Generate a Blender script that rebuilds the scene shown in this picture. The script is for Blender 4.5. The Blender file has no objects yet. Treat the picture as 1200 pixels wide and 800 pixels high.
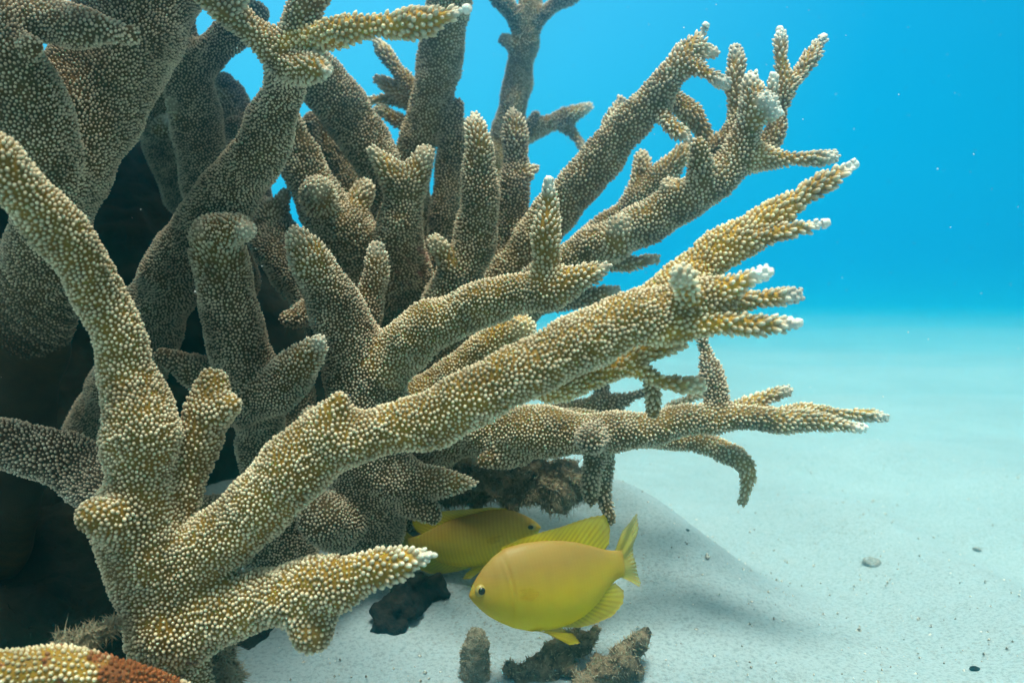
import bpy, math, random
import numpy as np
from mathutils import Vector, Matrix, noise
from mathutils.kdtree import KDTree

# ------------------------------------------------------------------ camera, world, sun, exposure
sc = bpy.context.scene
col = sc.collection
random.seed(7); rng = np.random.default_rng(7)

F = 1039.0                         # focal length in pixels of the 1200 x 800 photograph
PITCH = math.atan(55.0 / F)        # horizon sits at y = 345 of 800
CAM = np.array([0.0, 0.0, 0.23])   # metres above the sand

cam = bpy.data.cameras.new('camera'); cam.sensor_width = 36.0; cam.lens = 36.0 * F / 1200.0
cam.clip_start = 0.01; cam.clip_end = 200.0
cam.dof.use_dof = True; cam.dof.focus_distance = 0.48; cam.dof.aperture_fstop = 11.0
camo = bpy.data.objects.new('camera', cam); col.objects.link(camo)
camo.location = CAM; camo.rotation_euler = (math.pi / 2 - PITCH, 0, 0)
sc.camera = camo

SUN_TO = Vector((0.04, -0.20, 1.0)).normalized()      # direction towards the sun: high, in front and a little right of the coral
SUN_EL = math.asin(SUN_TO.z); SUN_AZ = math.atan2(SUN_TO.x, SUN_TO.y)

world = bpy.data.worlds.new('World'); sc.world = world; world.use_nodes = True
nt = world.node_tree; nt.nodes.clear(); N = nt.nodes; L = nt.links
wout = N.new('ShaderNodeOutputWorld'); bg = N.new('ShaderNodeBackground'); L.new(bg.outputs[0], wout.inputs[0])
sky = N.new('ShaderNodeTexSky'); sky.sky_type = 'NISHITA'; sky.sun_disc = False
sky.sun_elevation = SUN_EL; sky.sun_rotation = SUN_AZ
tc = N.new('ShaderNodeTexCoord')
sep = N.new('ShaderNodeSeparateXYZ'); L.new(tc.outputs['Generated'], sep.inputs[0])
# the glow of the open water round the diver, by elevation; overhead the sky shines in through the surface
ramp = N.new('ShaderNodeValToRGB'); L.new(sep.outputs['Z'], ramp.inputs[0])
e = ramp.color_ramp.elements
e[0].position = 0.0; e[0].color = (0.010, 0.56, 0.82, 1)
e[1].position = 0.16; e[1].color = (0.000, 0.47, 0.77, 1)
x = e.new(0.34); x.color = (0.01, 0.40, 0.76, 1)
x = e.new(0.56); x.color = (1.85, 1.45, 1.12, 1)
dot = N.new('ShaderNodeVectorMath'); dot.operation = 'DOT_PRODUCT'
L.new(tc.outputs['Generated'], dot.inputs[0]); dot.inputs[1].default_value = Vector((-0.62, 0.72, 0.30)).normalized()
mr = N.new('ShaderNodeMapRange'); mr.inputs['From Min'].default_value = -0.6; mr.inputs['From Max'].default_value = 1.0
mr.inputs['To Min'].default_value = 0.20; mr.inputs['To Max'].default_value = 1.44
L.new(dot.outputs['Value'], mr.inputs['Value'])
mul = N.new('ShaderNodeVectorMath'); mul.operation = 'SCALE'
L.new(ramp.outputs[0], mul.inputs[0]); L.new(mr.outputs[0], mul.inputs['Scale'])
skm = N.new('ShaderNodeVectorMath'); skm.operation = 'MULTIPLY'; L.new(sky.outputs[0], skm.inputs[0])
skm.inputs[1].default_value = (0.08, 0.06, 0.04)
up = N.new('ShaderNodeMapRange'); up.interpolation_type = 'SMOOTHSTEP'
up.inputs['From Min'].default_value = 0.4; up.inputs['From Max'].default_value = 0.8
L.new(sep.outputs['Z'], up.inputs['Value'])
sks = N.new('ShaderNodeVectorMath'); sks.operation = 'SCALE'; L.new(skm.outputs[0], sks.inputs[0]); L.new(up.outputs[0], sks.inputs['Scale'])
add = N.new('ShaderNodeVectorMath'); add.operation = 'ADD'; L.new(mul.outputs[0], add.inputs[0]); L.new(sks.outputs[0], add.inputs[1])
gl = N.new('ShaderNodeMapRange'); gl.inputs['From Min'].default_value = 0.5; gl.inputs['From Max'].default_value = 1.0   # paler where the light comes from
L.new(dot.outputs['Value'], gl.inputs['Value'])
gs = N.new('ShaderNodeVectorMath'); gs.operation = 'SCALE'; gs.inputs[0].default_value = (0.17, 0.14, 0.03); L.new(gl.outputs[0], gs.inputs['Scale'])
add2 = N.new('ShaderNodeVectorMath'); add2.operation = 'ADD'; L.new(add.outputs[0], add2.inputs[0]); L.new(gs.outputs[0], add2.inputs[1])
L.new(add2.outputs[0], bg.inputs['Color']); bg.inputs['Strength'].default_value = 0.77

sun = bpy.data.lights.new('sun', 'SUN'); sun.energy = 5.0; sun.angle = math.radians(18.0); sun.color = (1.0, 0.89, 0.75)
suno = bpy.data.objects.new('sun', sun); col.objects.link(suno)
suno.rotation_euler = SUN_TO.to_track_quat('Z', 'Y').to_euler(); suno.location = SUN_TO * 4

vs = sc.view_settings; vs.view_transform = 'Standard'; vs.look = 'None'; vs.exposure = 0.36; vs.gamma = 1.0
vs.use_curve_mapping = False
sc.render.engine = 'CYCLES'
sc.cycles.use_denoising = True; sc.cycles.denoising_prefilter = 'ACCURATE'
sc.cycles.max_bounces = 8; sc.cycles.diffuse_bounces = 3; sc.cycles.volume_bounces = 4
sc.cycles.transparent_max_bounces = 8

# ------------------------------------------------------------------ helpers
cp, sp = math.cos(PITCH), math.sin(PITCH)
RIGHT = np.array([1.0, 0, 0]); FWD = np.array([0, cp, -sp]); UP = np.array([0, sp, cp])
def at(px, py, d):
    """a place in the world, d metres in front of the lens, that the photograph shows at px, py"""
    return CAM + d * (FWD + (px - 600.0) / F * RIGHT - (py - 400.0) / F * UP)
def pr(rpx, d): return rpx * d / F

def link(name, data, parent=None):
    o = bpy.data.objects.new(name, data); col.objects.link(o)
    if parent is not None: o.parent = parent
    return o
def tag(o, label=None, cat=None, group=None, kind=None):
    if label: o['label'] = label
    if cat: o['category'] = cat
    if group: o['group'] = group
    if kind: o['kind'] = kind
    return o
def mesh_np(name, V, faces, mat, normals=None, colors=None, smooth=True):
    """faces: (n,k) array; fast mesh from numpy arrays"""
    me = bpy.data.meshes.new(name)
    V = np.asarray(V, np.float32); faces = np.asarray(faces, np.int32)
    n, k = faces.shape
    me.vertices.add(len(V)); me.vertices.foreach_set('co', V.ravel())
    me.loops.add(n * k); me.loops.foreach_set('vertex_index', faces.ravel())
    me.polygons.add(n)
    me.polygons.foreach_set('loop_start', np.arange(0, n * k, k, dtype=np.int32))
    me.update(calc_edges=True)
    me.polygons.foreach_set('use_smooth', np.full(n, smooth))
    if colors is not None:
        a = me.color_attributes.new('tint', 'FLOAT_COLOR', 'POINT')
        c = np.ones((len(V), 4), np.float32); c[:, :3] = colors
        a.data.foreach_set('color', c.ravel())
    if normals is not None:
        me.normals_split_custom_set_from_vertices([tuple(x) for x in normals.tolist()])
    me.materials.append(mat); me.update()
    return me

def new_mat(name):
    m = bpy.data.materials.new(name); m.use_nodes = True
    t = m.node_tree; b = t.nodes['Principled BSDF']
    return m, t, b
def tex_noise(t, scale, detail=4.0, coord='Object', rough=0.6):
    c = t.nodes.new('ShaderNodeTexCoord'); n = t.nodes.new('ShaderNodeTexNoise')
    n.inputs['Scale'].default_value = scale; n.inputs['Detail'].default_value = detail; n.inputs['Roughness'].default_value = rough
    t.links.new(c.outputs[coord], n.inputs['Vector']); return n
def ramp2(t, src, stops):
    r = t.nodes.new('ShaderNodeValToRGB'); t.links.new(src, r.inputs[0])
    el = r.color_ramp.elements
    while len(el) < len(stops): el.new(0.5)
    for k, (p, c) in zip(el, stops): k.position = p; k.color = (c[0], c[1], c[2], 1)
    return r
def bump(t, b, src, strength, dist):
    n = t.nodes.new('ShaderNodeBump'); n.inputs['Strength'].default_value = strength; n.inputs['Distance'].default_value = dist
    t.links.new(src, n.inputs['Height']); t.links.new(n.outputs[0], b.inputs['Normal']); return n
def mixc(t, fac, a, bb, mode='MIX'):
    m = t.nodes.new('ShaderNodeMix'); m.data_type = 'RGBA'; m.blend_type = mode
    for s, v in ((0, fac), (6, a), (7, bb)):
        if hasattr(v, 'is_linked') or hasattr(v, 'node'): t.links.new(v, m.inputs[s])
        else: m.inputs[s].default_value = v if not isinstance(v, tuple) else (v[0], v[1], v[2], 1)
    return m.outputs[2]

# coral skin: colour of the living tissue comes with the mesh, mottled by fine noise
def coral_material(name, fine):
    m, t, b = new_mat(name)
    at_ = t.nodes.new('ShaderNodeAttribute'); at_.attribute_name = 'tint'
    n = tex_noise(t, 55, 5); r = ramp2(t, n.outputs[0], [(0.32, (0.62, 0.60, 0.56)), (0.68, (1.25, 1.25, 1.25))])
    c = mixc(t, 1.0, at_.outputs['Color'], r.outputs[0], 'MULTIPLY')
    t.links.new(c, b.inputs['Base Color'])
    b.inputs['Roughness'].default_value = 0.62; b.inputs['Specular IOR Level'].default_value = 0.22
    n2 = tex_noise(t, fine, 3); bump(t, b, n2.outputs[0], 0.5, 0.0008)
    return m
M_SKIN = coral_material('coral_tissue', 900)
M_POLYP = coral_material('coral_corallites', 2200)

M_TIP, t, b = new_mat('coral_growing_tip')
n = tex_noise(t, 700, 3); r = ramp2(t, n.outputs[0], [(0.3, (0.70, 0.70, 0.60)), (0.7, (0.88, 0.88, 0.84))])
t.links.new(r.outputs[0], b.inputs['Base Color']); b.inputs['Roughness'].default_value = 0.6
bump(t, b, n.outputs[0], 0.5, 0.0006); b.inputs['Specular IOR Level'].default_value = 0.2

# ------------------------------------------------------------------ implicit surfaces (branches that grow smoothly into each other)
def surface_nets(f, org, h):
    ins = f < 0
    c = np.zeros(tuple(s - 1 for s in f.shape), np.uint8)
    for i in (0, 1):
        for j in (0, 1):
            for k in (0, 1):
                c += ins[i:i + c.shape[0], j:j + c.shape[1], k:k + c.shape[2]]
    act = (c > 0) & (c < 8)
    I = np.argwhere(act)
    idx = np.full(c.shape, -1, np.int32); idx[act] = np.arange(len(I))
    P = np.zeros((len(I), 3)); W = np.zeros(len(I))
    offs = [(0, 0, 0), (1, 0, 0), (0, 1, 0), (1, 1, 0), (0, 0, 1), (1, 0, 1), (0, 1, 1), (1, 1, 1)]
    val = [f[I[:, 0] + o[0], I[:, 1] + o[1], I[:, 2] + o[2]] for o in offs]
    for a in range(8):
        for ax in range(3):
            if offs[a][ax]: continue
            bo = list(offs[a]); bo[ax] = 1; bidx = offs.index(tuple(bo))
            va, vb = val[a], val[bidx]
            x = (va < 0) != (vb < 0)
            tt = va[x] / (va[x] - vb[x])
            q = np.tile(np.array(offs[a], float), (x.sum(), 1)); q[:, ax] += tt
            P[x] += q; W[x] += 1
    P = (I + P / W[:, None]) * h + org
    Q = []
    for ax in range(3):
        s0 = [slice(None)] * 3; s1 = [slice(None)] * 3
        s0[ax] = slice(0, -1); s1[ax] = slice(1, None)
        A = ins[tuple(s0)]; B = ins[tuple(s1)]
        E = np.argwhere(A != B)
        u, v = [(1, 2), (2, 0), (0, 1)][ax]
        sh = c.shape
        ok = (E[:, u] > 0) & (E[:, v] > 0) & (E[:, u] < sh[u]) & (E[:, v] < sh[v])
        E = E[ok]
        flip = A[E[:, 0], E[:, 1], E[:, 2]]
        quad = []
        for du, dv in ((1, 1), (0, 1), (0, 0), (1, 0)):
            e_ = E.copy(); e_[:, u] -= du; e_[:, v] -= dv
            quad.append(idx[e_[:, 0], e_[:, 1], e_[:, 2]])
        quad = np.stack(quad, 1)
        quad[~flip] = quad[~flip][:, ::-1]
        Q.append(quad)
    return P, np.concatenate(Q)

def spline(pts, step=0.007):
    """pts: (n,4) x,y,z,r ; Catmull-Rom resampled"""
    pts = np.asarray(pts, float)
    if len(pts) == 2: ext = np.vstack([2 * pts[0] - pts[1], pts, 2 * pts[1] - pts[0]])
    else: ext = np.vstack([2 * pts[0] - pts[1], pts, 2 * pts[-1] - pts[-2]])
    out = []
    for i in range(1, len(ext) - 2):
        p0, p1, p2, p3 = ext[i - 1:i + 3]
        m = max(2, int(np.linalg.norm(p2[:3] - p1[:3]) / step))
        for k in range(m):
            s = k / m
            q = 0.5 * (2 * p1 + (p2 - p0) * s + (2 * p0 - 5 * p1 + 4 * p2 - p3) * s * s + (3 * p1 - p0 - 3 * p2 + p3) * s ** 3)
            q[3] = p1[3] + (p2[3] - p1[3]) * (s * s * (3 - 2 * s)); out.append(q)
    out.append(pts[-1]); return np.array(out)

def seg_dist(P, a, b_):
    d = b_[:3] - a[:3]; L2 = max(1e-12, d @ d)
    t_ = np.clip(((P - a[:3]) @ d) / L2, 0, 1)
    return np.linalg.norm(P - a[:3] - t_[..., None] * d, axis=-1) - (a[3] + (b_[3] - a[3]) * t_), t_

def field(chains, h, k=0.0020, pad=0.013, lump=0.0011, lump_scale=60.0, seed=0.0):
    allp = np.vstack(chains)
    lo = (allp[:, :3] - allp[:, 3:]).min(0) - pad - 2 * h
    hi = (allp[:, :3] + allp[:, 3:]).max(0) + pad + 2 * h
    dim = np.ceil((hi - lo) / h).astype(int) + 1
    S = np.zeros(dim, np.float32); best = np.full(dim, 1e3, np.float32); bid = np.zeros(dim, np.int16)
    for bi, ch in enumerate(chains):
        blo = np.maximum(((ch[:, :3] - ch[:, 3:]).min(0) - pad - lo) // h, 0).astype(int)
        bhi = np.minimum(((ch[:, :3] + ch[:, 3:]).max(0) + pad - lo) // h + 2, dim).astype(int)
        tmp = np.full(bhi - blo, 1e3, np.float32)
        for a, b_ in zip(ch[:-1], ch[1:]):
            slo = np.maximum((np.minimum(a[:3] - a[3], b_[:3] - b_[3]) - pad - lo) // h, blo).astype(int)
            shi = np.minimum((np.maximum(a[:3] + a[3], b_[:3] + b_[3]) + pad - lo) // h + 2, bhi).astype(int)
            ax = [np.arange(slo[q], shi[q]) * h + lo[q] for q in range(3)]
            P = np.stack(np.meshgrid(*ax, indexing='ij'), -1)
            d, _ = seg_dist(P, a, b_)
            sl = tuple(slice(slo[q] - blo[q], shi[q] - blo[q]) for q in range(3))
            tmp[sl] = np.minimum(tmp[sl], d)
        sl = tuple(slice(blo[q], bhi[q]) for q in range(3))
        S[sl] += np.exp(-np.clip(tmp, -0.15, 0.2) / k)
        m = tmp < best[sl]
        best[sl] = np.where(m, tmp, best[sl]); bb = bid[sl]; bb[m] = bi
    f = np.full(dim, 0.02, np.float32)
    nz = S > 1e-8; f[nz] = -k * np.log(S[nz])
    gx, gy, gz = [(np.arange(dim[q]) * h + lo[q]) * lump_scale + seed for q in range(3)]
    w = (np.sin(gx * 1.7)[:, None, None] * np.sin(gy * 1.3 + 1)[None, :, None] + np.sin(gy * 2.1)[None, :, None] * np.sin(gz * 1.9 + 2)[None, None, :]
         + np.sin(gz * 3.1)[None, None, :] * np.sin(gx * 2.7 + .5)[:, None, None]).astype(np.float32)
    f = f + lump * w
    return f, lo, bid

def vert_normals(V, Q):
    n = np.cross(V[Q[:, 2]] - V[Q[:, 0]], V[Q[:, 3]] - V[Q[:, 1]])
    out = np.zeros_like(V)
    for k in range(4): np.add.at(out, Q[:, k], n)
    return out / np.maximum(1e-12, np.linalg.norm(out, axis=1, keepdims=True))

def smoothstep(a, b_, x):
    t_ = np.clip((x - a) / (b_ - a), 0, 1); return t_ * t_ * (3 - 2 * t_)

def poisson(P, R):
    """dart throwing: keep candidates that stay R[i] clear of every kept one"""
    cell = R.max(); keep = []; grid = {}
    K = np.floor(P / cell).astype(int).tolist(); Pl = P.tolist(); Rl = R.tolist()
    nb = [(i, j, k) for i in (-1, 0, 1) for j in (-1, 0, 1) for k in (-1, 0, 1)]
    for i, (kx, ky, kz) in enumerate(K):
        x, y, z = Pl[i]; r2 = Rl[i] ** 2; ok = True
        for a, b_, c in nb:
            lst = grid.get((kx + a, ky + b_, kz + c))
            if lst:
                for (u, v, w) in lst:
                    if (u - x) ** 2 + (v - y) ** 2 + (w - z) ** 2 < r2: ok = False; break
                if not ok: break
        if ok: keep.append(i); grid.setdefault((kx, ky, kz), []).append((x, y, z))
    return np.array(keep)

def relax(P, Nn, R):
    """push neighbours apart along the surface so that they pack evenly"""
    kd = KDTree(len(P))
    for i, p in enumerate(P.tolist()): kd.insert(p, i)
    kd.balance()
    out = P.copy(); Rl = R.tolist(); fn = kd.find_n
    J = np.zeros((len(P), 5), int)
    for i, p in enumerate(P.tolist()):
        J[i] = [q[1] for q in fn(p, 6)][1:]
    d = P[:, None] - P[J]; l = np.linalg.norm(d, axis=2)
    w = np.clip(1 - l / R[:, None], 0, 1)
    mv = (d / np.maximum(l, 1e-9)[..., None] * w[..., None]).sum(1) * R[:, None] * 0.45
    mv -= Nn * (mv * Nn).sum(1, keepdims=True)
    return P + mv
# one corallite: a rounded little cup, rings of six
def corallites(P, AX, R, H, C0, C1, phase, fine):
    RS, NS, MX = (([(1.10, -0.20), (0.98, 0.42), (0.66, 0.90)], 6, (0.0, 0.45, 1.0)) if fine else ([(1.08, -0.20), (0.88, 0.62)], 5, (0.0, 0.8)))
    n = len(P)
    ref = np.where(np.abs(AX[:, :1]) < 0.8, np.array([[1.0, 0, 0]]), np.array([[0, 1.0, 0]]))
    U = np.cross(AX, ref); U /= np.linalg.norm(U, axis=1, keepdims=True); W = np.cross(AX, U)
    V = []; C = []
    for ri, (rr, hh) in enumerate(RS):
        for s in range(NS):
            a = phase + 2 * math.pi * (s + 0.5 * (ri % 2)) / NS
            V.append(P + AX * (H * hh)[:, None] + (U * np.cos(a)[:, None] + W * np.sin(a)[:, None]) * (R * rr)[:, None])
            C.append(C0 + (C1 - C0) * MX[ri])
    V.append(P + AX * (H * 1.08)[:, None]); C.append(C1)
    V = np.stack(V, 1); C = np.stack(C, 1)
    nv = V.shape[1]; T = []
    for ri in range(len(RS) - 1):
        for s in range(NS):
            a, b_ = ri * NS + s, ri * NS + (s + 1) % NS
            c, d = a + NS, b_ + NS
            if ri % 2 == 0: T += [(a, b_, c), (b_, d, c)]
            else: T += [(a, b_, d), (a, d, c)]
    top = (len(RS) - 1) * NS
    for s in range(NS): T.append((top + s, top + (s + 1) % NS, nv - 1))
    T = np.array(T)
    Fc = (T[None] + (np.arange(n) * nv)[:, None, None]).reshape(-1, 3)
    return V.reshape(-1, 3), Fc, C.reshape(-1, 3)

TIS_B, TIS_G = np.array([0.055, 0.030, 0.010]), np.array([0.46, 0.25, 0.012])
POL_B, POL_G = np.array([0.70, 0.575, 0.44]), np.array([0.90, 0.77, 0.50])  # brown polyps darkened to stand in for light fading with distance
WHITE = np.array([0.84, 0.84, 0.78])

def tip_mesh(r, l):
    """a white growing tip: a small tube with a rounded rim and a dimple"""
    prof = [(0.95, -0.5), (1.0, 0.0), (0.86, 0.55), (0.66, 0.9), (0.40, 0.98), (0.0, 0.86)]
    V, Fq = [], []
    n = 10
    for (a, h_) in prof[:-1]:
        for s in range(n):
            q = 2 * math.pi * s / n; w = 1 + 0.08 * math.sin(3 * q + h_)
            V.append((r * a * w * math.cos(q), r * a * w * math.sin(q), l * h_))
    V.append((0, 0, l * prof[-1][1]))
    T = []
    for i in range(len(prof) - 2):
        for s in range(n):
            a, b_ = i * n + s, i * n + (s + 1) % n
            T += [(a, b_, b_ + n), (a, b_ + n, a + n)]
    o = (len(prof) - 2) * n
    for s in range(n): T.append((o + s, o + (s + 1) % n, len(V) - 1))
    return np.array(V), np.array(T)

def grow_coral(branches, label, base, h=0.0018, spacing=0.00185, group='staghorn corals on the sand', patches=(), seed=0.0, gold=0.0, fine=False):
    """branches: list of (pixel chain [(x, y, depth, radius_px)...], style). style: dict g=gold, w=white tip, s=spacing factor, name"""
    chains = []
    for ch, st in branches:
        chains.append(spline([tuple(at(x, y, d)) + (max(h * 1.45, pr(r, d) * 0.93 - 0.0012),) for x, y, d, r in ch]))
    f, lo, bid = field(chains, h, seed=seed)
    V, Q = surface_nets(f, lo, h)
    NV = vert_normals(V, Q)
    vi = np.clip(np.rint((V - lo) / h).astype(int), 0, np.array(bid.shape) - 1)
    vb = bid[vi[:, 0], vi[:, 1], vi[:, 2]].astype(int)
    nb = len(branches)
    def describe(P, B):
        """per point: tangent towards the tip, metres to the tip along the branch"""
        T = np.zeros((len(P), 3)); D = np.zeros(len(P))
        for bi in range(nb):
            m = np.where(B == bi)[0]
            if not len(m): continue
            ch = chains[bi]; sl = np.linalg.norm(np.diff(ch[:, :3], axis=0), axis=1); cum = np.concatenate([[0], np.cumsum(sl)])
            bd = np.full(len(m), 1e3)
            for si in range(len(ch) - 1):
                d, t_ = seg_dist(P[m], ch[si], ch[si + 1]); u = d < bd
                bd[u] = d[u]
                dv = (ch[si + 1, :3] - ch[si, :3]) / max(1e-9, sl[si])
                T[m[u]] = dv; D[m[u]] = cum[-1] - (cum[si] + t_[u] * sl[si])
        return T, D
    G = np.array([st.get('g', gold) for _, st in branches]); Wt = np.array([st.get('w', 0.0) for _, st in branches])
    SP = np.array([st.get('s', 1.0) for _, st in branches]); TL = np.array([0.045 * st.get('len', 1.0) for _, st in branches])
    NT = np.array([st.get('notip', 0) for _, st in branches])
    def tints(P, B, D):
        g = np.clip(G[B] + 0.35 * (Wt[B] > 0) * (1 - smoothstep(0.0, TL[B], D)), 0, 1)[:, None]
        tis = TIS_B + (TIS_G - TIS_B) * g; pol = POL_B + (POL_G - POL_B) * g
        w = (Wt[B] * (1 - smoothstep(0.001, 0.009, D)))[:, None]
        wp = (Wt[B] * (1 - smoothstep(0.004, 0.05, D)) * 0.6)[:, None]
        tis = tis + (WHITE * 0.9 - tis) * w; pol = pol + (WHITE - pol) * np.maximum(w, wp)
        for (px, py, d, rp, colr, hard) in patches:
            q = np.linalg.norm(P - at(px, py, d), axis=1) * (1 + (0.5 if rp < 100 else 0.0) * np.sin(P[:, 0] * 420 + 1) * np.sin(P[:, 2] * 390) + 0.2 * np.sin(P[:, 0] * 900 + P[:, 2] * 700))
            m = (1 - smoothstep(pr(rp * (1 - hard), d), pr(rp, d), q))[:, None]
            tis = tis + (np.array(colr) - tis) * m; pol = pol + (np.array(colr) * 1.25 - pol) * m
        return tis, pol
    T, D = describe(V, vb)
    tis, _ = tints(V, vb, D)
    root = link('staghorn_coral', None); tag(root, label, 'coral', group)
    base = np.array(base); root.location = base
    fb = vb[Q[:, 0]]
    # ---- corallite places over the whole colony
    tri = np.concatenate([Q[:, [0, 1, 2]], Q[:, [0, 2, 3]]]); tf = np.concatenate([fb, fb])
    ar = np.linalg.norm(np.cross(V[tri[:, 1]] - V[tri[:, 0]], V[tri[:, 2]] - V[tri[:, 0]]), axis=1) / 2
    nc = int(ar.sum() / (spacing ** 2) * 9)
    ti = rng.choice(len(tri), nc, p=ar / ar.sum())
    u, v = rng.random(nc), rng.random(nc); fl = u + v > 1; u[fl], v[fl] = 1 - u[fl], 1 - v[fl]
    PP = V[tri[ti, 0]] * (1 - u - v)[:, None] + V[tri[ti, 1]] * u[:, None] + V[tri[ti, 2]] * v[:, None]
    NN = NV[tri[ti, 0]] * (1 - u - v)[:, None] + NV[tri[ti, 1]] * u[:, None] + NV[tri[ti, 2]] * v[:, None]
    NN /= np.linalg.norm(NN, axis=1, keepdims=True)
    PB = tf[ti]
    vd = PP - CAM; dist = np.linalg.norm(vd, axis=1); dep = vd @ FWD
    qx = vd @ RIGHT / dep * F; qy = vd @ UP / dep * F
    bare = np.array([bool(st.get('bare')) for _, st in branches])
    # living polyps: none on bare branches, none on the far outer faces nor well beyond the edges of the view
    ok = (PP[:, 2] > -0.005) & ((vd * NN).sum(1) / dist < 0.55) & (np.abs(qx) < 690) & (qy < 470) & (qy > -470) & ~bare[PB]
    PP, NN, PB = PP[ok], NN[ok], PB[ok]
    PT, PD = describe(PP, PB)
    tipf = (1 - smoothstep(0.0, TL[PB], PD)) * (1 - NT[PB])        # 1 at the tip of a branch
    tipw = tipf * np.where(Wt[PB] > 0, 1.0, 0.45)
    RR = spacing * SP[PB] * (0.92 + 0.30 * tipw)
    kp = poisson(PP, RR)
    PP, NN, PB, PT, PD, tipw, RR = PP[kp], NN[kp], PB[kp], PT[kp], PD[kp], tipw[kp], RR[kp] * 1.30
    for _ in range(2): PP = relax(PP, NN, RR)
    for (px, py, d, rp, colr, hard) in patches:                     # no polyps where the skin is overgrown
        if hard > 0.3 and rp < 100:
            m = np.linalg.norm(PP - at(px, py, d), axis=1) > pr(rp * 0.8, d)
            PP, NN, PB, PT, PD, tipw, RR = PP[m], NN[m], PB[m], PT[m], PD[m], tipw[m], RR[m]
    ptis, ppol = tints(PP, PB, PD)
    n = len(PP)
    jit = rng.normal(0, 0.10, (n, 3))
    endf = (1 - smoothstep(0.0, 0.008, PD)) * (1 - NT[PB])
    AX = NN + PT * (0.45 + 0.75 * tipw + 1.1 * endf)[:, None] + jit; AX /= np.linalg.norm(AX, axis=1, keepdims=True)
    wv = np.sin(PP[:, 0] * 130 + 2 * np.sin(PP[:, 2] * 90)) * np.sin(PP[:, 2] * 110 + PP[:, 1] * 95)
    sz = np.where(rng.random(n) < 0.30, rng.uniform(0.50, 0.78, n), rng.uniform(0.88, 1.16, n)) * (1 + 0.08 * wv)
    R = RR * (0.385 - 0.03 * tipw) * sz; H = RR * (0.72 + 0.22 * tipw) * (1 - 0.45 * endf) * sz * rng.uniform(0.8, 1.2, n)
    ppol = ppol * rng.uniform(0.85, 1.12, (n, 1)); phase = rng.random(n) * 6.28
    total = 0
    for bi, (ch, st) in enumerate(branches):
        fm = Q[fb == bi]
        if not len(fm): continue
        us, inv = np.unique(fm, return_inverse=True)
        me = mesh_np('branch', V[us] - base, inv.reshape(-1, 4), M_SKIN, NV[us], tis[us])
        bo = link(st.get('name', 'branch'), me, root)
        if st.get('label'): bo['label'] = st['label']
        m = PB == bi
        if m.any() and not st.get('bare'):
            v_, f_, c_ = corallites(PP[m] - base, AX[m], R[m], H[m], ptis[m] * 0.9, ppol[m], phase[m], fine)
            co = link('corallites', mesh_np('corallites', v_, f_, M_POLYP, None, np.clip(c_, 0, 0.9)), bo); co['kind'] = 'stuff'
            total += m.sum()
        if st.get('w', 0) >= 0.8:
            c = chains[bi]; r_ = c[-1, 3]; dv = Vector(c[-1, :3] - c[-2, :3]).normalized()
            tv, tt = tip_mesh(max(0.0016, min(0.0026, r_ * 0.75)), max(0.0020, r_ * 0.6))
            to = link('axial_corallite', mesh_np('axial_corallite', tv, tt, M_TIP), bo)
            to.location = Vector(c[-1, :3] - base) + dv * (r_ * 0.55); to.rotation_euler = dv.to_track_quat('Z', 'Y').to_euler()
    print('coral', label[:40], 'verts', len(V), 'corallites', total)
    return root

# ------------------------------------------------------------------ sand
def sand_z(x, y):
    x = np.asarray(x, float); y = np.asarray(y, float)
    z = 0.008 * np.sin(2.1 * x + 0.9 * y + 0.4) * np.sin(1.3 * y - 0.6 * x)
    z += 0.010 * np.sin(9.0 * y + 3.5 * x + 1.2 * np.sin(3 * x)) * smoothstep(0.8, 1.4, y) + 0.004 * np.sin(23 * y - 6 * x + 2 * np.sin(5 * x))* smoothstep(0.5, 0.9, y)
    z += 0.010 * np.sin(1.9 * y + 0.7 * x + 2.0) * smoothstep(1.2, 3.0, y)
    q = x + 0.12 * y + 0.05 * np.sin(4 * y + 1.0)
    z += (0.015 * np.sin(q * 21) + 0.006 * np.sin(q * 43 + 1.0 + y * 3)) * smoothstep(0.10, 0.28, x) * (1 - smoothstep(1.2, 2.2, y)) * (0.6 + 0.4 * np.sin(3.1 * y + 0.5))
    # a mound heaped up beside the coral: its crest runs from behind the fish towards the lower right
    q = 0.96 * x + 0.27 * y - 0.335; w = y - 0.83
    dd = np.log(np.exp(q / 0.035) + np.exp(w / 0.035)) * 0.035
    z += 0.074 * (1 - smoothstep(-0.05, 0.07, dd)) * smoothstep(0.40, 0.80, y)
    return z
def axis_vals(lo, hi, c, fine, n_out):
    core = np.arange(c[0], c[1] + fine / 2, fine)
    l = c[0] - (np.geomspace(1, 1 + (c[0] - lo) / 0.05, n_out) - 1)[1:] * 0.05
    r = c[1] + (np.geomspace(1, 1 + (hi - c[1]) / 0.05, n_out) - 1)[1:] * 0.05
    return np.concatenate([l[::-1], core, r])
xs = axis_vals(-17, 17, (-0.35, 1.0), 0.005, 50); ys = axis_vals(-4, 17, (0.42, 1.7), 0.005, 60)
GX, GY = np.meshgrid(xs, ys, indexing='ij')
GZ = sand_z(GX, GY)
small = np.zeros_like(GZ)
for k in range(26):
    a = rng.uniform(0, math.pi); w = rng.uniform(60, 420); ph = rng.uniform(0, 6.28)
    small += np.sin((GX * math.cos(a) + GY * math.sin(a)) * w + ph) * (0.045 / w)
GZ = GZ + small * 0.55
nx, ny = GX.shape
ii = np.arange(nx * ny).reshape(nx, ny)
SQ = np.stack([ii[:-1, :-1], ii[1:, :-1], ii[1:, 1:], ii[:-1, 1:]], -1).reshape(-1, 4)
M_SAND, t, b = new_mat('pale_sand')
n1 = tex_noise(t, 3.0, 4); n2 = tex_noise(t, 420, 4, rough=0.7)
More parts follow.
